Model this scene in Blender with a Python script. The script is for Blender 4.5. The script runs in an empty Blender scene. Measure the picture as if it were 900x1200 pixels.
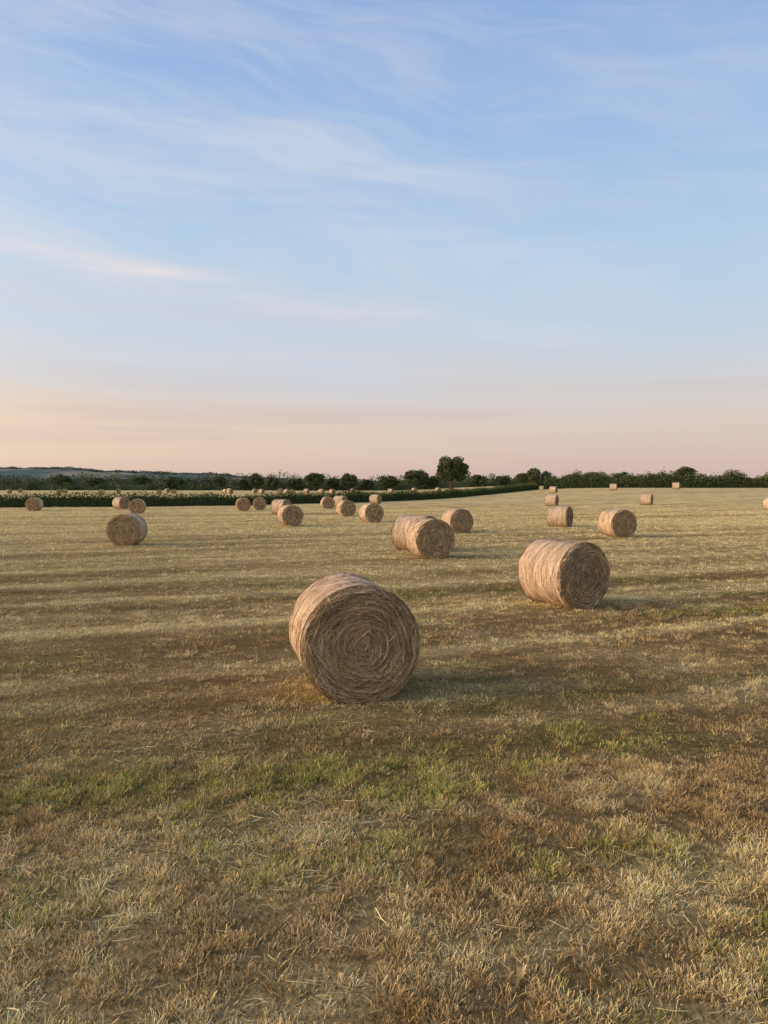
import bpy, math, numpy as np
from math import radians, sin, cos, pi
from mathutils import Vector
rng=np.random.default_rng(7)
scene=bpy.context.scene
scene.view_settings.view_transform='Standard'; scene.view_settings.look='None'; scene.view_settings.exposure=0

# ---------------------------------------------------------------- helpers
TAB=np.random.default_rng(99).random((256,256))
def vn(x,y,s=0):
    x=np.asarray(x,float)+s*17.31; y=np.asarray(y,float)+s*9.77
    xi=np.floor(x).astype(int); yi=np.floor(y).astype(int)
    fx=x-xi; fy=y-yi; fx=fx*fx*(3-2*fx); fy=fy*fy*(3-2*fy)
    a=TAB[xi&255,yi&255]; b=TAB[(xi+1)&255,yi&255]; c=TAB[xi&255,(yi+1)&255]; d=TAB[(xi+1)&255,(yi+1)&255]
    return (a*(1-fx)+b*fx)*(1-fy)+(c*(1-fx)+d*fx)*fy
def fbm(x,y,s=0,o=3):
    r=0;a=.5;t=0
    for i in range(o):
        r=r+a*vn(np.asarray(x)*2**i,np.asarray(y)*2**i,s+i);t+=a;a*=.5
    return r/t
def S(t): t=np.clip(t,0,1); return t*t*(3-2*t)
def lerp(a,b,t): return a+(b-a)*t
def srgb(r,g,b):
    f=lambda c:(c/255/12.92 if c/255<=.04045 else ((c/255+.055)/1.055)**2.4)
    return (f(r),f(g),f(b),1)

def mesh(name,parts,mats,smooth=False):
    V=[];C=[];L=[];ST=[];MI=[];vo=0;lo=0
    for v,f,c,mi in parts:
        v=np.asarray(v,float).reshape(-1,3);f=np.asarray(f,int)
        V.append(v);C.append(np.broadcast_to(np.asarray(c,float),v.shape));L.append((f+vo).ravel())
        k=f.shape[1];ST.append(lo+np.arange(len(f))*k);MI.append(np.full(len(f),mi));vo+=len(v);lo+=f.size
    V=np.concatenate(V);C=np.concatenate(C);L=np.concatenate(L);ST=np.concatenate(ST);MI=np.concatenate(MI)
    me=bpy.data.meshes.new(name)
    me.vertices.add(len(V));me.vertices.foreach_set('co',V.astype(np.float32).ravel())
    me.loops.add(len(L));me.loops.foreach_set('vertex_index',L.astype(np.int32))
    me.polygons.add(len(ST));me.polygons.foreach_set('loop_start',ST.astype(np.int32))
    me.polygons.foreach_set('material_index',MI.astype(np.int32))
    me.update(calc_edges=True)
    at=me.color_attributes.new(name='Col',type='FLOAT_COLOR',domain='POINT')
    at.data.foreach_set('color',np.concatenate([np.clip(C,0,.9),np.ones((len(C),1))],1).astype(np.float32).ravel())
    for m in mats: me.materials.append(m)
    if smooth: me.polygons.foreach_set('use_smooth',np.ones(len(ST),bool))
    return me
def obj(name,me,loc=(0,0,0),rot=(0,0,0),sc=(1,1,1)):
    o=bpy.data.objects.new(name,me);o.location=loc;o.rotation_euler=rot;o.scale=sc
    scene.collection.objects.link(o);return o
def strips(P,W,col,mi):
    n,k,_=P.shape
    taper=np.ones(k);taper[-1]=.5
    v=np.stack([P-W[:,None,:]*taper[None,:,None],P+W[:,None,:]*taper[None,:,None]],2).reshape(n,2*k,3)
    base=(np.arange(n)*2*k)[:,None]
    f=[base+np.array([[2*i,2*i+1,2*i+3,2*i+2]]) for i in range(k-1)]
    return (v.reshape(-1,3),np.concatenate(f),np.repeat(col,2*k,axis=0),mi)
def leaves(c,size,col,mi=0):
    n=len(c)
    a=rng.normal(size=(n,3));a/=np.linalg.norm(a,axis=1)[:,None]
    b=np.cross(a,rng.normal(size=(n,3)));b/=np.linalg.norm(b,axis=1)[:,None]
    s=np.asarray(size).reshape(-1,1)*np.ones((n,1))
    a=a*s*.5;b=b*s*.33
    v=np.stack([c-a,c-b,c+a,c+b],1).reshape(-1,3)
    return (v,np.arange(4*n).reshape(n,4),np.repeat(col,4,axis=0),mi)
def grid_faces(nu,nv,wrap=False):
    i,j=np.meshgrid(np.arange(nu-1),np.arange(nv if wrap else nv-1),indexing='ij')
    j2=(j+1)%nv
    return np.stack([i*nv+j,i*nv+j2,(i+1)*nv+j2,(i+1)*nv+j],-1).reshape(-1,4)

# ---------------------------------------------------------------- materials
def attr_mat(name,rough=.8,noise=None,bump=None,spec=.2):
    m=bpy.data.materials.new(name);m.use_nodes=True;nt=m.node_tree;N=nt.nodes;Lk=nt.links
    bs=N['Principled BSDF'];bs.inputs['Roughness'].default_value=rough
    bs.inputs['Specular IOR Level'].default_value=spec
    if not spec:
        N.remove(bs);bs=N.new('ShaderNodeBsdfDiffuse');bs.inputs['Roughness'].default_value=0
        Lk.new(bs.outputs[0],N['Material Output'].inputs['Surface'])
    a=N.new('ShaderNodeAttribute');a.attribute_name='Col'
    out=a.outputs['Color']
    tc=N.new('ShaderNodeTexCoord')
    for (sc,lo,hi,stretch,rotz) in (noise or []):
        mp=N.new('ShaderNodeMapping');mp.inputs['Scale'].default_value=stretch
        mp.inputs['Rotation'].default_value=(0,0,rotz)
        Lk.new(tc.outputs['Object'],mp.inputs[0])
        n=N.new('ShaderNodeTexNoise');n.inputs['Scale'].default_value=sc;n.inputs['Detail'].default_value=4;n.inputs['Roughness'].default_value=.65
        Lk.new(mp.outputs[0],n.inputs['Vector'])
        mr=N.new('ShaderNodeMapRange');mr.inputs[1].default_value=.3;mr.inputs[2].default_value=.7
        mr.inputs[3].default_value=lo;mr.inputs[4].default_value=hi
        Lk.new(n.outputs['Fac'],mr.inputs[0])
        vm=N.new('ShaderNodeVectorMath');vm.operation='SCALE'
        Lk.new(out,vm.inputs[0]);Lk.new(mr.outputs[0],vm.inputs['Scale']);out=vm.outputs[0]
    Lk.new(out,bs.inputs[0])
    if bump:
        n=N.new('ShaderNodeTexNoise');n.inputs['Scale'].default_value=bump[0];n.inputs['Detail'].default_value=3
        Lk.new(tc.outputs['Object'],n.inputs['Vector'])
        b=N.new('ShaderNodeBump');b.inputs['Strength'].default_value=bump[1];b.inputs['Distance'].default_value=bump[2]
        Lk.new(n.outputs['Fac'],b.inputs['Height']);Lk.new(b.outputs[0],bs.inputs['Normal'])
    return m
ROW=radians(22)
M_ground=attr_mat('stubble_ground',.95,[(16,.45,1.45,(1,1,1),0),(1.6,.70,1.28,(.12,1.2,1),-ROW)],(40,.8,.03),0)
M_blade=attr_mat('stubble_blades',.8,None,None,0)
M_straw=attr_mat('hay_straw',.75,None,None,.12)
M_core=attr_mat('hay_core',.95,[(35,.55,1.3,(1,1,1),0)],None,0)
M_leaf=attr_mat('foliage',.8,None,None,0)
M_bark=attr_mat('bark',.9,[(6,.6,1.3,(1,1,.2),0)],None,.1)
M_hill=attr_mat('distant_hill_cover',1,[(.02,.8,1.2,(1,1,1),0)],None,0)

# ---------------------------------------------------------------- terrain
def height(x,y):
    z=1.9*S(x/55)*S((y-60)/90)+1.1*S((y-170)/260)
    return z+0.10*(fbm(x/9,y/9,3)-.5)*S((np.hypot(x,y)-14)/25)
def rowuv(x,y): return x*cos(ROW)+y*sin(ROW),-x*sin(ROW)+y*cos(ROW)
STRAW=np.array([.76,.565,.245]);BROWN=np.array([.33,.215,.09]);GREEN=np.array([.225,.235,.055]);PALE=np.array([.86,.69,.355])
def fields(x,y):
    u,v=rowuv(x,y)
    wob=.9*(vn(u/9,v/7,5)-.5)
    vv=v+wob
    n1=fbm(u/7,vv/.55,1,2); n2=fbm(u/26,vv/1.5,2,2); n3=fbm(x/1.1,y/1.1,8,2)
    ridge=np.abs(((vv/3.1)%1)-.5)*2
    rline=S((ridge-.72)/.18)*(.45+.9*vn(u/6,vv/3.1,14))*(.5+.5*S((y-5)/5))
    far=S((y-8.5)/20)
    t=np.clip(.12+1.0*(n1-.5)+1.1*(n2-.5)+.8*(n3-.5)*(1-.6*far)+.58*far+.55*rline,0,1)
    dark=S((.44-n2)/.16)*(1-.5*far)
    g=np.clip(2.8*(fbm(x/1.5,y/1.0,11,3)-.53)+.35*dark-.5*rline,0,1)*(1-.3*far)
    return t*(1-.35*dark),g,far
def macro(x,y):
    t,g,far=fields(x,y)
    c=lerp(BROWN,STRAW,t[...,None]); c=lerp(c,GREEN,(.45*g)[...,None])
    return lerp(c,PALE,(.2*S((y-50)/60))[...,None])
def axis(half,n,a):
    u=np.linspace(-1,1,n);return half*np.sinh(a*u)/np.sinh(a)
gx=axis(5000,560,7.4); gy=axis(5000,800,7.6)
GX,GY=np.meshgrid(gx,gy,indexing='ij')
GZ=height(GX,GY)
GZ=GZ+.03*(fbm(GX/.5,GY/.5,21,3)-.5)*(1-S((np.hypot(GX,GY)-15)/20))
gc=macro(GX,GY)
cell=TAB[(np.floor(GX/170+.2*GY/170).astype(int))&255,(np.floor(GY/230).astype(int))&255]
fc=np.where(cell[...,None]>.55,np.array([.55,.45,.24]),np.where(cell[...,None]>.25,np.array([.20,.23,.10]),np.array([.40,.35,.17])))
gc=lerp(gc,fc,S((GY-330)/30)[...,None])
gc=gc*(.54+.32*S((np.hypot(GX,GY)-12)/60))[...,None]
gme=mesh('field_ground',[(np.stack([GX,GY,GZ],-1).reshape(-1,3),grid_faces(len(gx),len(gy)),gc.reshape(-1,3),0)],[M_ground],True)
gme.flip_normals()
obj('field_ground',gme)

# ---------------------------------------------------------------- stubble
def sample_ground(n,d0,d1,p,half=.72):
    q=2-p
    s=rng.random(n)
    D=(d0**q+s*(d1**q-d0**q))**(1/q)
    return D*rng.uniform(-half,half,n),D
def tufts(n,d0,d1,p,nb,sc=1):
    x,y=sample_ground(n,d0,d1,p)
    t,g,far=fields(x,y)
    cl=fbm(x/.17,y/.17,31,2)
    keep=rng.random(n)<np.clip(-.6+2.3*cl+.3*t+.3*g,0,1)
    x=x[keep];y=y[keep];t=t[keep];g=g[keep];cl=cl[keep];n=len(x)
    lod=np.clip(y/9,1,5)
    # neighbouring tufts share a tone, so the sward breaks into clumps
    tone=fbm(x/.28,y/.28,41,2)
    isg=(rng.random(n)*.6+.4*(1-tone))<(.10+.52*g)
    hgt=sc*(.014+.030*rng.random(n)+.035*(cl-.5))*(1+.3*isg)*lod**.3
    hgt=np.maximum(hgt,.008)
    tc=np.where(isg[:,None],lerp(GREEN,np.array([.56,.49,.15]),rng.random(n)[:,None]**1.0),
                lerp(lerp(BROWN,STRAW,.2),PALE,np.clip(t+.10+1.2*(tone-.5)+rng.normal(0,.18,n),0,1)[:,None]))
    tc=tc*(rng.uniform(.75,1.15,n)*(.75+.5*cl))[:,None]
    X=np.repeat(x,nb);Y=np.repeat(y,nb);Lo=np.repeat(lod,nb);H=np.repeat(hgt,nb);C=np.repeat(tc,nb,0);m=len(X)
    a=rng.uniform(0,2*pi,m);r=.030*np.sqrt(rng.random(m))*Lo**.9
    X=X+r*np.cos(a)*1.2;Y=Y+r*np.sin(a)
    Z=height(X,Y)-.006
    H=H*rng.uniform(.5,1.25,m)
    la=a+rng.normal(0,.8,m);lean=rng.uniform(.2,1.2,m)*H
    w=.0025*Lo**.98*rng.uniform(.7,1.5,m)
    wa=rng.uniform(0,2*pi,m)
    B=np.stack([X,Y,Z],1);T=B+np.stack([lean*np.cos(la),lean*np.sin(la),H],1)
    Wv=np.stack([w*np.cos(wa),w*np.sin(wa),np.zeros(m)],1)
    C=C*rng.uniform(.7,1.3,m)[:,None]
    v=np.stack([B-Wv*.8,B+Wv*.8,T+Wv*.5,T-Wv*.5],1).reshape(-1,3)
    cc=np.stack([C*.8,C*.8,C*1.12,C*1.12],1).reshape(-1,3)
    return (v,np.arange(4*m).reshape(m,4),cc,0)
def loose(n,d0,d1,p):
    x,y=sample_ground(n,d0,d1,p)
    t,g,far=fields(x,y)
    keep=rng.random(n)<np.clip(-.02+1.3*t**1.4,0,1);x=x[keep];y=y[keep];t=t[keep];n=len(x)
    lod=np.clip(y/8,1,5)
    a=ROW+rng.normal(0,.8,n);L=rng.uniform(.03,.14,n)*lod**.4
    z=height(x,y)+rng.uniform(.0,.028,n)*lod**.3
    tilt=rng.normal(0,.14,n)
    d=np.stack([np.cos(a)*np.cos(tilt),np.sin(a)*np.cos(tilt),np.sin(tilt)],1)
    c=np.stack([x,y,z],1)
    bend=np.stack([-np.sin(a),np.cos(a),np.zeros(n)],1)*(rng.normal(0,.12,n)*L)[:,None]
    P=np.stack([c-d*L[:,None]/2,c+bend,c+d*L[:,None]/2],1)
    w=.0012*lod*rng.uniform(.7,1.5,n)
    W=np.stack([-np.sin(a)*w,np.cos(a)*w,rng.normal(0,.5,n)*w],1)
    C=lerp(lerp(BROWN,STRAW,.6),PALE,rng.random(n)[:,None])*rng.uniform(.7,1.12,n)[:,None]
    return strips(P,W,C,0)
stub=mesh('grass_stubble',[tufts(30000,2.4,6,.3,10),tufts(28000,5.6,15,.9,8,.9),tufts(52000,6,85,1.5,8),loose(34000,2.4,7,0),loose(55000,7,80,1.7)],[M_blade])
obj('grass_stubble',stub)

# ---------------------------------------------------------------- bales
R=.625;LEN=1.22
HAY_A=np.array([.60,.425,.23]);HAY_B=np.array([.34,.22,.11]);HAY_C=np.array([.46,.365,.18]);NET=np.array([.82,.61,.41])
def make_bale(name,nface,nside,w,seed):
    global rng
    rng=np.random.default_rng(seed)
    nt=160
    th=np.linspace(0,2*pi,nt,endpoint=False)
    def rad(t,yy): return R*(1+.028*(vn(3*np.cos(t)+5,3*np.sin(t)+yy*1.5,seed)-.5))+.016*(vn(yy*11,np.zeros_like(yy)+t*0,seed+3)-.5)
    pitch=.06
    def fy(r,t):
        e=np.clip((r-(R-.07))/.07,0,1)
        ct,st=np.cos(t),np.sin(t)
        ph=(r+.09*(vn(1.7*ct+9,1.7*st+r*4,seed+6)-.5)+.03*(vn(9*r*ct+9,9*r*st+3,seed+7)-.5))/pitch-t/(2*pi)
        amp=.002+.007*vn(7*r*ct+30,7*r*st+30,seed+9)
        return LEN/2-.06*e**2+amp*np.sin(2*pi*ph)+.06*(fbm(4*r*ct+20,4*r*st+20,seed,2)-.5),ph
    parts=[]
    ys=np.linspace(-LEN/2+.05,LEN/2-.05,36)
    Yg,Tg=np.meshgrid(ys,th,indexing='ij');Rg=rad(Tg,Yg)-.012
    cs=lerp(HAY_B,NET,(.35+.4*vn(Yg*25,Tg*1.5,seed))[...,None])
    parts.append((np.stack([Rg*np.cos(Tg),Yg,Rg*np.sin(Tg)],-1).reshape(-1,3),grid_faces(36,nt,True),cs.reshape(-1,3),0))
    for sgn in (-1,1):
        rs=np.concatenate([np.linspace(.004,R-.07,34),np.linspace(R-.055,R-.008,5)])
        rg,tg=np.meshgrid(rs,th,indexing='ij');yf,ph=fy(rg,tg)
        rr=np.where(rg>R-.02,rad(tg,sgn*np.full_like(tg,LEN/2-.05))-.012,rg)
        yy=np.where(rg>R-.02,LEN/2-.05,yf-.014)
        c=HAY_B*(.5+.3*(np.sin(2*pi*ph)*.5+.5))[...,None]  # shade of the coil grooves painted into the core colour
        parts.append((np.stack([rr*np.cos(tg),sgn*yy,rr*np.sin(tg)],-1).reshape(-1,3),grid_faces(len(rs),nt,True),c.reshape(-1,3),0))
        n=nface if sgn<0 else nface//2
        r=R*np.sqrt(rng.random(n))*.995;t=rng.uniform(0,2*pi,n)
        dl=rng.normal(0,.26,n);wild=rng.random(n)<.30;dl[wild]=rng.normal(0,1.0,wild.sum())
        L=rng.uniform(.05,.24,n)*np.where(r<.15,.5,1)*(1 if w<.004 else 1.4)
        off=rng.uniform(-.007,.011,n)+np.where(rng.random(n)<.06,rng.uniform(0,.03,n),0)
        P=[];tw=rng.normal(0,.07,n)
        for s in (-.5,-.17,.17,.5):
            ti=t+s*L*np.cos(dl)/np.maximum(r,.05);ri=np.clip(r+s*L*np.sin(dl),0.002,R+.012)
            yf,ph=fy(np.minimum(ri,R-.012),ti)
            P.append(np.stack([ri*np.cos(ti),sgn*(yf+off+tw*s*L),ri*np.sin(ti)],-1))
        P=np.stack(P,1)
        yf,ph=fy(r,t)
        rd=np.stack([np.cos(t),np.zeros(n),np.sin(t)],1)
        ww=w*rng.uniform(.6,1.6,n)
        W=(rd*np.cos(dl)[:,None]+np.stack([-np.sin(t),np.zeros(n),np.cos(t)],1)*np.sin(dl)[:,None]*-1+np.array([0,1,0])*rng.normal(0,.5,n)[:,None])*ww[:,None]
        q=rng.random(n)[:,None]
        C=np.where(q<.5,HAY_A,np.where(q<.82,HAY_B*1.1,HAY_C))
        layer=vn(ph*2.1,t*1.2,seed+5)*.5+vn(r*26,t*2,seed+2)*.5
        C=C*(.45+.85*layer)[:,None]*rng.uniform(.5,1.5,n)[:,None]*(.88+.12*np.sin(2*pi*ph+.6))[:,None]  # hay layer variation, plus slight groove shade painted into the straw
        parts.append(strips(P,W,C,1))
    n=nside;t=rng.uniform(0,2*pi,n);y0=rng.uniform(-LEN/2+.005,LEN/2-.005,n)
    dl=rng.normal(0,.13,n);wild=rng.random(n)<.12;dl[wild]=rng.normal(0,.7,wild.sum())
    L=rng.uniform(.08,.32,n);off=rng.uniform(-.008,.007,n)
    P=[]
    for s in (-.5,-.17,.17,.5):
        ti=t+s*L*np.cos(dl)/R;yi=np.clip(y0+s*L*np.sin(dl),-LEN/2-.01,LEN/2+.01)
        e=np.clip((np.abs(yi)-(LEN/2-.07))/.07,0,1.1)
        ri=rad(ti,yi)+off-.03*e**2
        P.append(np.stack([ri*np.cos(ti),yi,ri*np.sin(ti)],-1))
    P=np.stack(P,1);ww=w*rng.uniform(.6,1.5,n)
    W=(np.array([[0,1,0]])+np.stack([np.cos(t),0*t,np.sin(t)],1)*rng.normal(0,.3,n)[:,None])*ww[:,None]
    q=rng.random(n)[:,None]
    C=np.where(q<.72,NET,np.where(q<.9,HAY_A*1.05,HAY_B*1.2))*rng.uniform(.78,1.16,n)[:,None]*(.78+.4*vn(y0*14,t*1.3,seed+8))[:,None]
    parts.append(strips(P,W,C,1))
    n=max(60,nside//50);t=rng.uniform(0,2*pi,n);y0=rng.uniform(-LEN/2,LEN/2,n)
    y0=np.where(rng.random(n)<.6,np.sign(y0)*LEN/2*rng.uniform(.93,1,n),y0)
    b=np.stack([(R-.02)*np.cos(t),y0,(R-.02)*np.sin(t)],1)
    d=np.stack([np.cos(t),0*t,np.sin(t)],1)*.6+rng.normal(0,.6,(n,3));d/=np.linalg.norm(d,axis=1)[:,None]
    L=rng.uniform(.03,.085,n)[:,None]
    P=np.stack([b,b+d*L*.5,b+d*L+rng.normal(0,.01,(n,3))],1)
    parts.append(strips(P,rng.normal(0,1,(n,3))*w*.5,HAY_A*rng.uniform(.7,1.2,n)[:,None],1))
    return mesh(name,parts,[M_core,M_straw])
B0=make_bale('hay_bale_close',42000,22000,.0020,1)
B1=make_bale('hay_bale_mid',14000,10000,.0034,2)
B1b=make_bale('hay_bale_mid_b',9000,7000,.0048,3)
B2=make_bale('hay_bale_far',2500,2500,.010,4)
rng=np.random.default_rng(55)
bales=[(-.365,8.235,13,B0,1),(3.42,14.15,28,B1,1),(1.44,23.55,16,B1b,1),(1.12,25.95,52,B1b,1),
(3.55,36.2,20,B1b,.97),(9.95,42,58,B1b,.95),(10.4,33.1,14,B1b,.99),(-9.9,28.6,4,B1b,.98),
(-.8,46,22,B2,.97),(-2.9,56.5,20,B2,1),(-5.7,75,15,B2,1),(-4.9,83,60,B2,1),
(-5.35,42.3,22,B2,.98),(-8.3,60,60,B2,1),(-12.9,68,15,B2,1),(-11.9,71,10,B2,1),
(-32.5,69,8,B2,1),(-20.6,62,10,B2,1),(-26.2,74,55,B2,1),(-1.1,97,60,B2,1),
(19,84,60,B2,1),(29.7,84,60,B2,1),(31,136,60,B2,1),(42,136,65,B2,1),(53.5,136,60,B2,1),(36.7,70,20,B2,1)]
for i,(x,y,yaw,me,s) in enumerate(bales):
    obj('round_hay_bale',me,(x,y,float(height(x,y))+R*s-.035),(0,rng.uniform(0,6.28) if i else .6,radians(yaw)),(s,s,s))
for x,y in [(-112,222),(-98,228),(-94,215),(-84,235),(-62,205),(-60,212),(-70,240),(-48,225),(-44,212),(-40,230),(-36,218),(-33,236),(-29,222),(-26,210),(-24,230),(-19,225),(-15,215),(-52,250),(-10,240),(2,228),(10,245),(-76,200),(-120,245),(16,220)]:
    obj('round_hay_bale',B2,(x,y,float(height(x,y))+R*1.05),(0,rng.uniform(0,6.28),radians(rng.uniform(-10,70))),(1.15,1.15,1.15))

# ---------------------------------------------------------------- hedges and trees
LG=np.array([.075,.10,.033]);LG2=np.array([.14,.16,.055]);LG3=np.array([.045,.06,.025])
HZ=np.array([.17,.19,.18])  # aerial haze tint, mixed into the leaf colours of distant foliage
def leafcol(n,z01,haze=0):
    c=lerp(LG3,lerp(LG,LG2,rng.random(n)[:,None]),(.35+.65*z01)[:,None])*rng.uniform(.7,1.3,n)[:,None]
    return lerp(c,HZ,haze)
def blobs(cs,rs,n,size,haze=0):
    k=len(cs);idx=rng.integers(0,k,n*k)
    d=rng.normal(size=(n*k,3));d/=np.linalg.norm(d,axis=1)[:,None]
    rr=rng.random(n*k)**.45
    p=cs[idx]+d*rs[idx]*rr[:,None]
    ok=p[:,2]>cs[idx][:,2]-rs[idx][:,2]*.95
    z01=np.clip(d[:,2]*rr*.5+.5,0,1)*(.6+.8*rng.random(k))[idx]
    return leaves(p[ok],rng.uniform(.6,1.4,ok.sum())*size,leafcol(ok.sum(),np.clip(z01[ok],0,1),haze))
def hedge(name,pts,H,Wd,size,n_per_m,bushy,haze=0):
    pts=np.array(pts,float);seg=np.hypot(*np.diff(pts,axis=0).T);cum=np.r_[0,np.cumsum(seg)];T=cum[-1]
    def at(s): return np.interp(s,cum,pts[:,0]),np.interp(s,cum,pts[:,1])
    def hh(s): return H*(.78+bushy*(fbm(s/4.5,s*0+3,7,3)-.4)+.25*bushy*(vn(s/18,s*0,4)-.5))
    m=int(T/1.0);s=np.linspace(0,T,m);x,y=at(s);dx=np.gradient(x);dy=np.gradient(y);l=np.hypot(dx,dy);nx,ny=-dy/l,dx/l
    prof=[(-.42,0),(-.40,.5),(-.25,.8),(.25,.8),(.40,.5),(.42,0)]
    V=np.stack([np.stack([x+nx*a*Wd,y+ny*a*Wd,height(x,y)-.1+hh(s)*b],-1) for a,b in prof],1)
    core=(V.reshape(-1,3),grid_faces(m,6),LG3*.9,0)
    n=int(T*n_per_m);s=rng.uniform(0,T,n);x,y=at(s);i=np.clip((s/T*(m-1)).astype(int),0,m-1)
    a=rng.uniform(-1,1,n);zz=rng.random(n)**.7
    wz=np.sqrt(np.clip(1-zz**3,0.1,1))
    a=np.sign(a)*np.abs(a)**.5
    h=hh(s)
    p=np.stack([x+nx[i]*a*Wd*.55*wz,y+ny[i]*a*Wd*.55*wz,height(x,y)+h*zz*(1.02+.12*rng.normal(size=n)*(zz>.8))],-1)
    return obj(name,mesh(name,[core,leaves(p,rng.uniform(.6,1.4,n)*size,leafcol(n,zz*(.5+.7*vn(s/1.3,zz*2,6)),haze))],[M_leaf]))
hedge('hedge',[(-130,70),(-70,74),(-40,79),(-20,87),(-6,101),(16,140),(38,186)],1.55,1.8,.20,300,.6)
hedge('hedge',[(40,186),(60,180),(95,176),(150,170)],3.5,3,.36,400,1.2,.05)
def tube(p0,p1,r0,r1,col,k=7):
    p0=np.array(p0,float);p1=np.array(p1,float);d=p1-p0;d/=np.linalg.norm(d)
    u=np.cross(d,[.3,.9,.1]);u/=np.linalg.norm(u);w=np.cross(d,u)
    t=np.linspace(0,2*pi,k,endpoint=False)
    ring=lambda p,r:p+r*(np.cos(t)[:,None]*u+np.sin(t)[:,None]*w)
    return (np.concatenate([ring(p0,r0),ring(p1,r1)]),grid_faces(2,k,True),col,1)
def make_tree(seed,narrow=1.):
    global rng
    rng=np.random.default_rng(seed)
    bark=np.array([.09,.07,.05]);parts=[tube((0,0,-.3),(.1,0,1.6),.42,.33,bark),tube((.1,0,1.6),(.0,.1,5.5),.33,.15,bark)]
    K=52;d=rng.normal(size=(K,3));d/=np.linalg.norm(d,axis=1)[:,None];rr=rng.uniform(.2,1,K)**.6
    cs=np.stack([d[:,0]*3.7*rr*narrow,d[:,1]*3.6*rr*narrow,5.2+d[:,2]*3.5*rr],1)
    cs[:,2]=np.maximum(cs[:,2],1.7)
    low=S((cs[:,2]-.5)/3.5);cs[:,:2]*=(.8+.2*low)[:,None]
    rs=rng.uniform(.9,1.5,(K,1))*np.array([[1.15,1.1,.85]])
    for i in range(0,K,4):
        b=np.array([.05,0,rng.uniform(1.5,4.5)]);parts.append(tube(b,cs[i],.13,.04,bark,5))
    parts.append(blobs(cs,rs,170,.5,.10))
    return mesh('tree_mesh',parts,[M_leaf,M_bark])
T=[make_tree(s,n) for s,n in ((11,1),(12,1.05),(13,.95),(14,1),(15,1.05))]
rng=np.random.default_rng(77)
trees=[(-66.5,300,6.8,6.0),(-57.6,306,5.6,5.4),(-51.7,300,7.7,7.6),(-44.8,298,6.2,6.8),(-36.2,303,5.8,7.6),(-27.6,297,8.2,10),(-20.7,304,5.8,6.6),
(-14.1,300,7.6,8.8),(-6.9,305,5.2,7),(1.7,299,7.0,9.6),(12.8,296,9.2,11.8),(20,302,6,7),(23.6,262,13.4,13.4),(38,300,5.6,7.5),(48.3,305,5,6.5),(55.9,300,6.0,6.2),(60,296,8.0,6.8),(65.5,300,6.6,5.6),
(50,196,4.2,5.4),(56,200,4.9,6),(86,212,6.8,7.0),(66,205,4.8,6),(103,190,4.6,6),(-88,312,6.6,8),(-104,318,7.2,9),(-122,316,6.2,8),(-140,322,7.6,10)]
for i,(x,y,h,w) in enumerate(trees):
    me=T[i%5] if i!=12 else T[0]
    obj('oak_tree',me,(x,y,float(height(x,y))-.1),(0,0,rng.uniform(0,6.28)),(w/9.3,w/9.3,h/9.9))
def mass(name,x0,x1,yf,step,hf,n,size,haze,base=None):
    xs=np.arange(x0,x1,step);xs=xs+rng.normal(0,step*.3,len(xs))
    h=hf(xs)*rng.uniform(.75,1.15,len(xs));y=yf(xs)+rng.normal(0,step,len(xs))
    bz=height(xs,y) if base is None else base(xs)
    cs=np.stack([xs,y,bz+h*.42],1);rs=np.stack([np.maximum(step*1.0,h*.6),np.maximum(step,h*.5),h*.58],1)
    m=len(xs)*2;X=np.linspace(x0,x1,m);Y=yf(X);Hh=hf(X)*.6;BZ=height(X,Y) if base is None else base(X)
    core=[np.stack([X,Y+o,BZ-.2-(4 if base else 0)*(k==0)+Hh*k],-1) for o,k in ((-1,0),(-.6,1),(.6,1),(1,0))]
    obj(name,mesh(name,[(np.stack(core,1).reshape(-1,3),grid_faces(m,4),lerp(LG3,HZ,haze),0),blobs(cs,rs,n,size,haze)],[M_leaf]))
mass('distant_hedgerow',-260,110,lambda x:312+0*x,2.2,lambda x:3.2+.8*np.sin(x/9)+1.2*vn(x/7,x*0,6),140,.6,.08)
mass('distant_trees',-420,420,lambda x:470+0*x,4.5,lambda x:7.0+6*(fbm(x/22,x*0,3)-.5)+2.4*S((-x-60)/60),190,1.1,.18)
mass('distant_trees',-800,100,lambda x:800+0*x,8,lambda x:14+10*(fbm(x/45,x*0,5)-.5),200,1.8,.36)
def hill(name,x0,x1,y0,depth,hf,c1,c2,sc):
    nx,ny=220,30
    X,Y=np.meshgrid(np.linspace(x0,x1,nx),np.linspace(y0,y0+depth,ny),indexing='ij')
    pr=np.sin(np.clip((Y-y0)/depth,0,1)*pi)
    Z=hf(X)*pr+pr*10*(fbm(X/60,Y/60,9)-.5)-2
    k=(fbm(X/sc,Y/sc*.6,13,3)>.43)[...,None]
    c=np.where(k,c1,c2)
    me=mesh(name,[(np.stack([X,Y,Z],-1).reshape(-1,3),grid_faces(nx,ny),c.reshape(-1,3),0)],[M_hill],True);me.flip_normals()
    obj(name,me)
HF=lambda x:2+50*S((-x+150)/1150)*(.8+.4*fbm(x/300,x*0,2))
hill('hill',-2400,200,1500,1400,HF,np.array([.11,.14,.12]),np.array([.25,.24,.17]),90)  # wood and field tones with distance haze mixed into the base colours
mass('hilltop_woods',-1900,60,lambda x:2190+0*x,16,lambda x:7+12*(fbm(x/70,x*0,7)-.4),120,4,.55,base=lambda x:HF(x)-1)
hill('hill',-1200,2600,2400,1600,lambda x:24*np.exp(-((x-250)/420)**2)+22*S((x-300)/800),np.array([.19,.21,.21]),np.array([.22,.24,.23]),160)  # distance haze is painted into both colours of this far ridge

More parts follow.
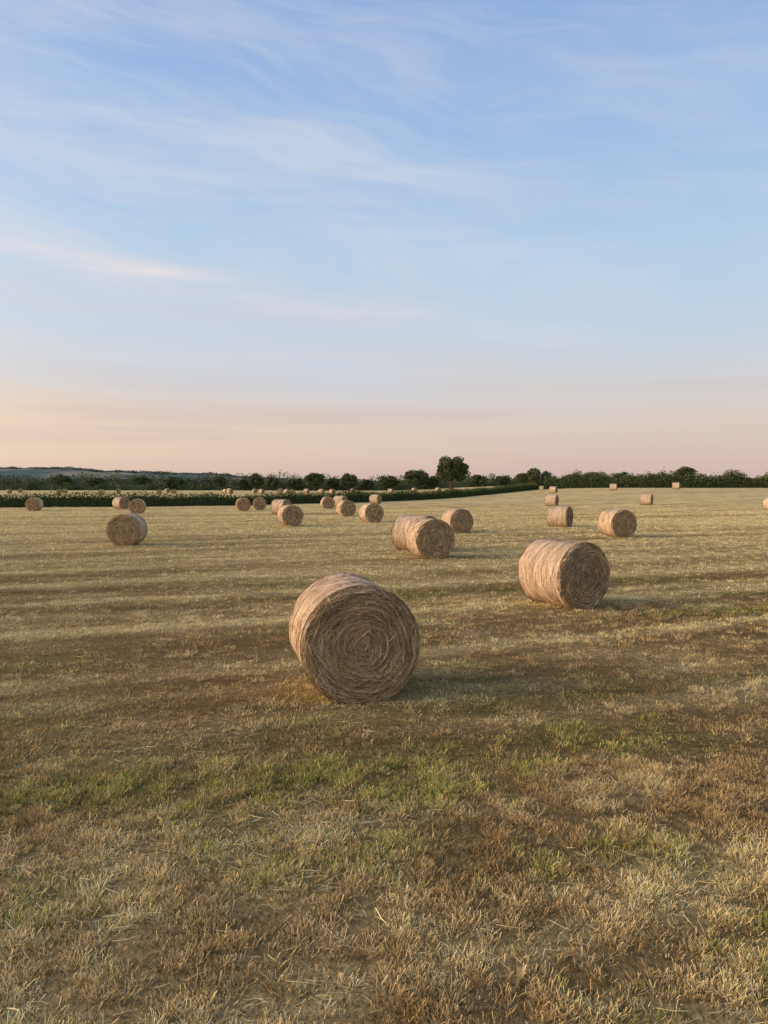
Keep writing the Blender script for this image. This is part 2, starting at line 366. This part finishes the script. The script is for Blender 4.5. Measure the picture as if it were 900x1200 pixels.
# ---------------------------------------------------------------- sky
EL=15;AZ=-92
w=bpy.data.worlds.new('World');scene.world=w;w.use_nodes=True;nt=w.node_tree;N=nt.nodes;Lk=nt.links
N.clear()
def mth(op,a,b=None,c=None,clamp=False):
    n=N.new('ShaderNodeMath');n.operation=op;n.use_clamp=clamp
    for i,v in enumerate((a,b,c)):
        if v is None: continue
        if isinstance(v,(int,float)): n.inputs[i].default_value=v
        else: Lk.new(v,n.inputs[i])
    return n.outputs[0]
def comb(x,y,z):
    n=N.new('ShaderNodeCombineXYZ')
    for i,v in enumerate((x,y,z)):
        if isinstance(v,(int,float)): n.inputs[i].default_value=v
        else: Lk.new(v,n.inputs[i])
    return n.outputs[0]
def noise(vec,sc,det=4,rough=.55,dist=0):
    n=N.new('ShaderNodeTexNoise');n.inputs['Scale'].default_value=sc;n.inputs['Detail'].default_value=det
    n.inputs['Roughness'].default_value=rough;n.inputs['Distortion'].default_value=dist
    Lk.new(vec,n.inputs['Vector']);return n.outputs['Fac']
def mixc(f,a,b,mode='MIX'):
    n=N.new('ShaderNodeMix');n.data_type='RGBA';n.blend_type=mode
    if isinstance(f,(int,float)): n.inputs[0].default_value=f
    else: Lk.new(f,n.inputs[0])
    for i,v in ((6,a),(7,b)):
        if isinstance(v,tuple): n.inputs[i].default_value=v
        else: Lk.new(v,n.inputs[i])
    return n.outputs[2]
def sstep(v,a,b,lo=0,hi=1):
    n=N.new('ShaderNodeMapRange');n.interpolation_type='SMOOTHSTEP'
    Lk.new(v,n.inputs[0]);n.inputs[1].default_value=a;n.inputs[2].default_value=b;n.inputs[3].default_value=lo;n.inputs[4].default_value=hi
    return n.outputs[0]
tc=N.new('ShaderNodeTexCoord');sp=N.new('ShaderNodeSeparateXYZ');Lk.new(tc.outputs['Generated'],sp.inputs[0])
dx,dy,dz=sp.outputs
az=mth('ARCTAN2',dx,dy);el=mth('ARCSINE',dz)
ramp=N.new('ShaderNodeValToRGB');cr=ramp.color_ramp;cr.interpolation='LINEAR'
stops=[(0,(207,178,171)),(.03,(214,188,179)),(.075,(219,200,189)),(.135,(210,208,208)),(.20,(195,210,225)),(.30,(178,206,232)),(.45,(156,188,229)),(.58,(139,172,222)),(1.0,(112,150,210))]
e=cr.elements
e[0].position=0;e[0].color=srgb(*stops[0][1]);e[1].position=1;e[1].color=srgb(*stops[-1][1])
for p,c in stops[1:-1]:
    q=e.new(p);q.color=srgb(*c)
n_w=noise(comb(az,mth('MULTIPLY',el,3.0),1.7),2.3,2)
wx=mth('MULTIPLY',mth('SUBTRACT',n_w,.5),.35)
Lk.new(mth('ADD',el,mth('MULTIPLY',wx,.14),clamp=True),ramp.inputs[0])
col=ramp.outputs[0]
warm=mth('MULTIPLY',sstep(az,.4,-.45),mth('MULTIPLY',sstep(el,.0,.05,.4,1),sstep(el,.15,.08)))
col=mixc(mth('MULTIPLY',warm,.75),col,srgb(230,204,180))
bars=noise(comb(mth('MULTIPLY',az,1.1),mth('MULTIPLY',el,24),4.2),1.5,3,.5)
col=mixc(mth('MULTIPLY',mth('MULTIPLY',sstep(bars,.48,.64),sstep(el,.20,.06)),.45),col,srgb(208,184,184))
def streak(slope,freq,seed,lo,hi,sx=1.2,det=4):
    v=mth('ADD',mth('ADD',el,mth('MULTIPLY',az,slope)),mth('MULTIPLY',wx,.5))
    n=noise(comb(mth('MULTIPLY',az,sx),mth('MULTIPLY',v,freq),seed),2.6,det,.6)
    return sstep(n,lo,hi)
c1=streak(.26,4.5,2.0,.36,.74);c2=streak(.14,11,7.5,.40,.72,1.0,5)
env=mth('MULTIPLY',sstep(az,.6,-.35,.62,1.1),sstep(el,.66,.45,.65,1))
cl=mth('MULTIPLY',mth('ADD',mth('MULTIPLY',c1,.65),mth('MULTIPLY',c2,.6)),env,clamp=True)
col=mixc(mth('MULTIPLY',cl,mth('MULTIPLY',sstep(el,.06,.2),.72)),col,srgb(205,213,228))
rag=sstep(noise(comb(mth('MULTIPLY',az,2.0),mth('MULTIPLY',el,22),3.3),2.0,5,.6),.35,.65)
def band(e0,slope,width,a0,a1,ragged=.5):
    cen=mth('ADD',mth('SUBTRACT',el,e0),mth('ADD',mth('MULTIPLY',az,slope),mth('MULTIPLY',wx,.12)))
    wv=mth('DIVIDE',cen,width);g=mth('POWER',2.718,mth('MULTIPLY',mth('MULTIPLY',wv,wv),-1))
    n=mth('ADD',mth('MULTIPLY',rag,ragged),1-ragged)
    return mth('MULTIPLY',mth('MULTIPLY',g,n),mth('MULTIPLY',sstep(az,a0-.12,a0),sstep(az,a1+.12,a1)))
b1=band(.266,.02,.009,-.9,-.30,.6)
b2=band(.225,.13,.018,-.9,.22,.8)
b3=band(.40,.12,.020,-.36,.10,.8)
b4=band(.33,.20,.03,-.5,.3,.9)
b5=band(.165,.02,.02,-.9,.1,.6)
b6=band(.225,.02,.03,-.9,.0,.6)
col=mixc(mth('MULTIPLY',b4,.4),col,srgb(208,217,232))
col=mixc(mth('MULTIPLY',b3,.45),col,srgb(210,219,235))
col=mixc(mth('MULTIPLY',b5,.45),col,srgb(220,212,214))
col=mixc(mth('MULTIPLY',b6,.45),col,srgb(212,208,216))
col=mixc(mth('MULTIPLY',b2,.55),col,srgb(222,219,226))
col=mixc(mth('MULTIPLY',b1,.75),col,srgb(238,226,224))
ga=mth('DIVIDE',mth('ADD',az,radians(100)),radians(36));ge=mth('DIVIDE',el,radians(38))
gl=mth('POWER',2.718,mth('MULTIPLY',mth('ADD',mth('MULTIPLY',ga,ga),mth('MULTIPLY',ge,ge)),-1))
col=mixc(mth('MULTIPLY',gl,1.0),col,(4.2,2.95,1.85,1),'ADD')  # warm western glow added to the sky outside the view, brightens the field
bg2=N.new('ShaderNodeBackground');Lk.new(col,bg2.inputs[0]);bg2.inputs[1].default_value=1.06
sky=N.new('ShaderNodeTexSky');sky.sky_type='NISHITA';sky.sun_disc=False
sky.sun_elevation=radians(EL);sky.sun_rotation=radians(AZ%360);sky.dust_density=1.5
bg1=N.new('ShaderNodeBackground');Lk.new(sky.outputs[0],bg1.inputs[0]);bg1.inputs[1].default_value=.12
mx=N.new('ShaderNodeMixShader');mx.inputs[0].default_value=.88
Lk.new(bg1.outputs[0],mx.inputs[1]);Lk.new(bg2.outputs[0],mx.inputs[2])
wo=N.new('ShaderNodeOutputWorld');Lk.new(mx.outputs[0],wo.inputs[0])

sl=bpy.data.lights.new('sun','SUN');sl.energy=2.7;sl.angle=radians(36);sl.color=(1,.76,.54)
so=bpy.data.objects.new('sun',sl);scene.collection.objects.link(so)
to=Vector((sin(radians(AZ))*cos(radians(EL)),cos(radians(AZ))*cos(radians(EL)),sin(radians(EL))))
so.rotation_euler=to.to_track_quat('Z','Y').to_euler();so.location=(-30,-10,20)

cam=bpy.data.cameras.new('camera');co=bpy.data.objects.new('camera',cam);scene.collection.objects.link(co)
co.location=(0,0,2.25);co.rotation_euler=(radians(90-1.97),0,0)
cam.sensor_fit='VERTICAL';cam.sensor_height=36;cam.lens=26.1;cam.clip_end=12000;cam.clip_start=.05
scene.camera=co
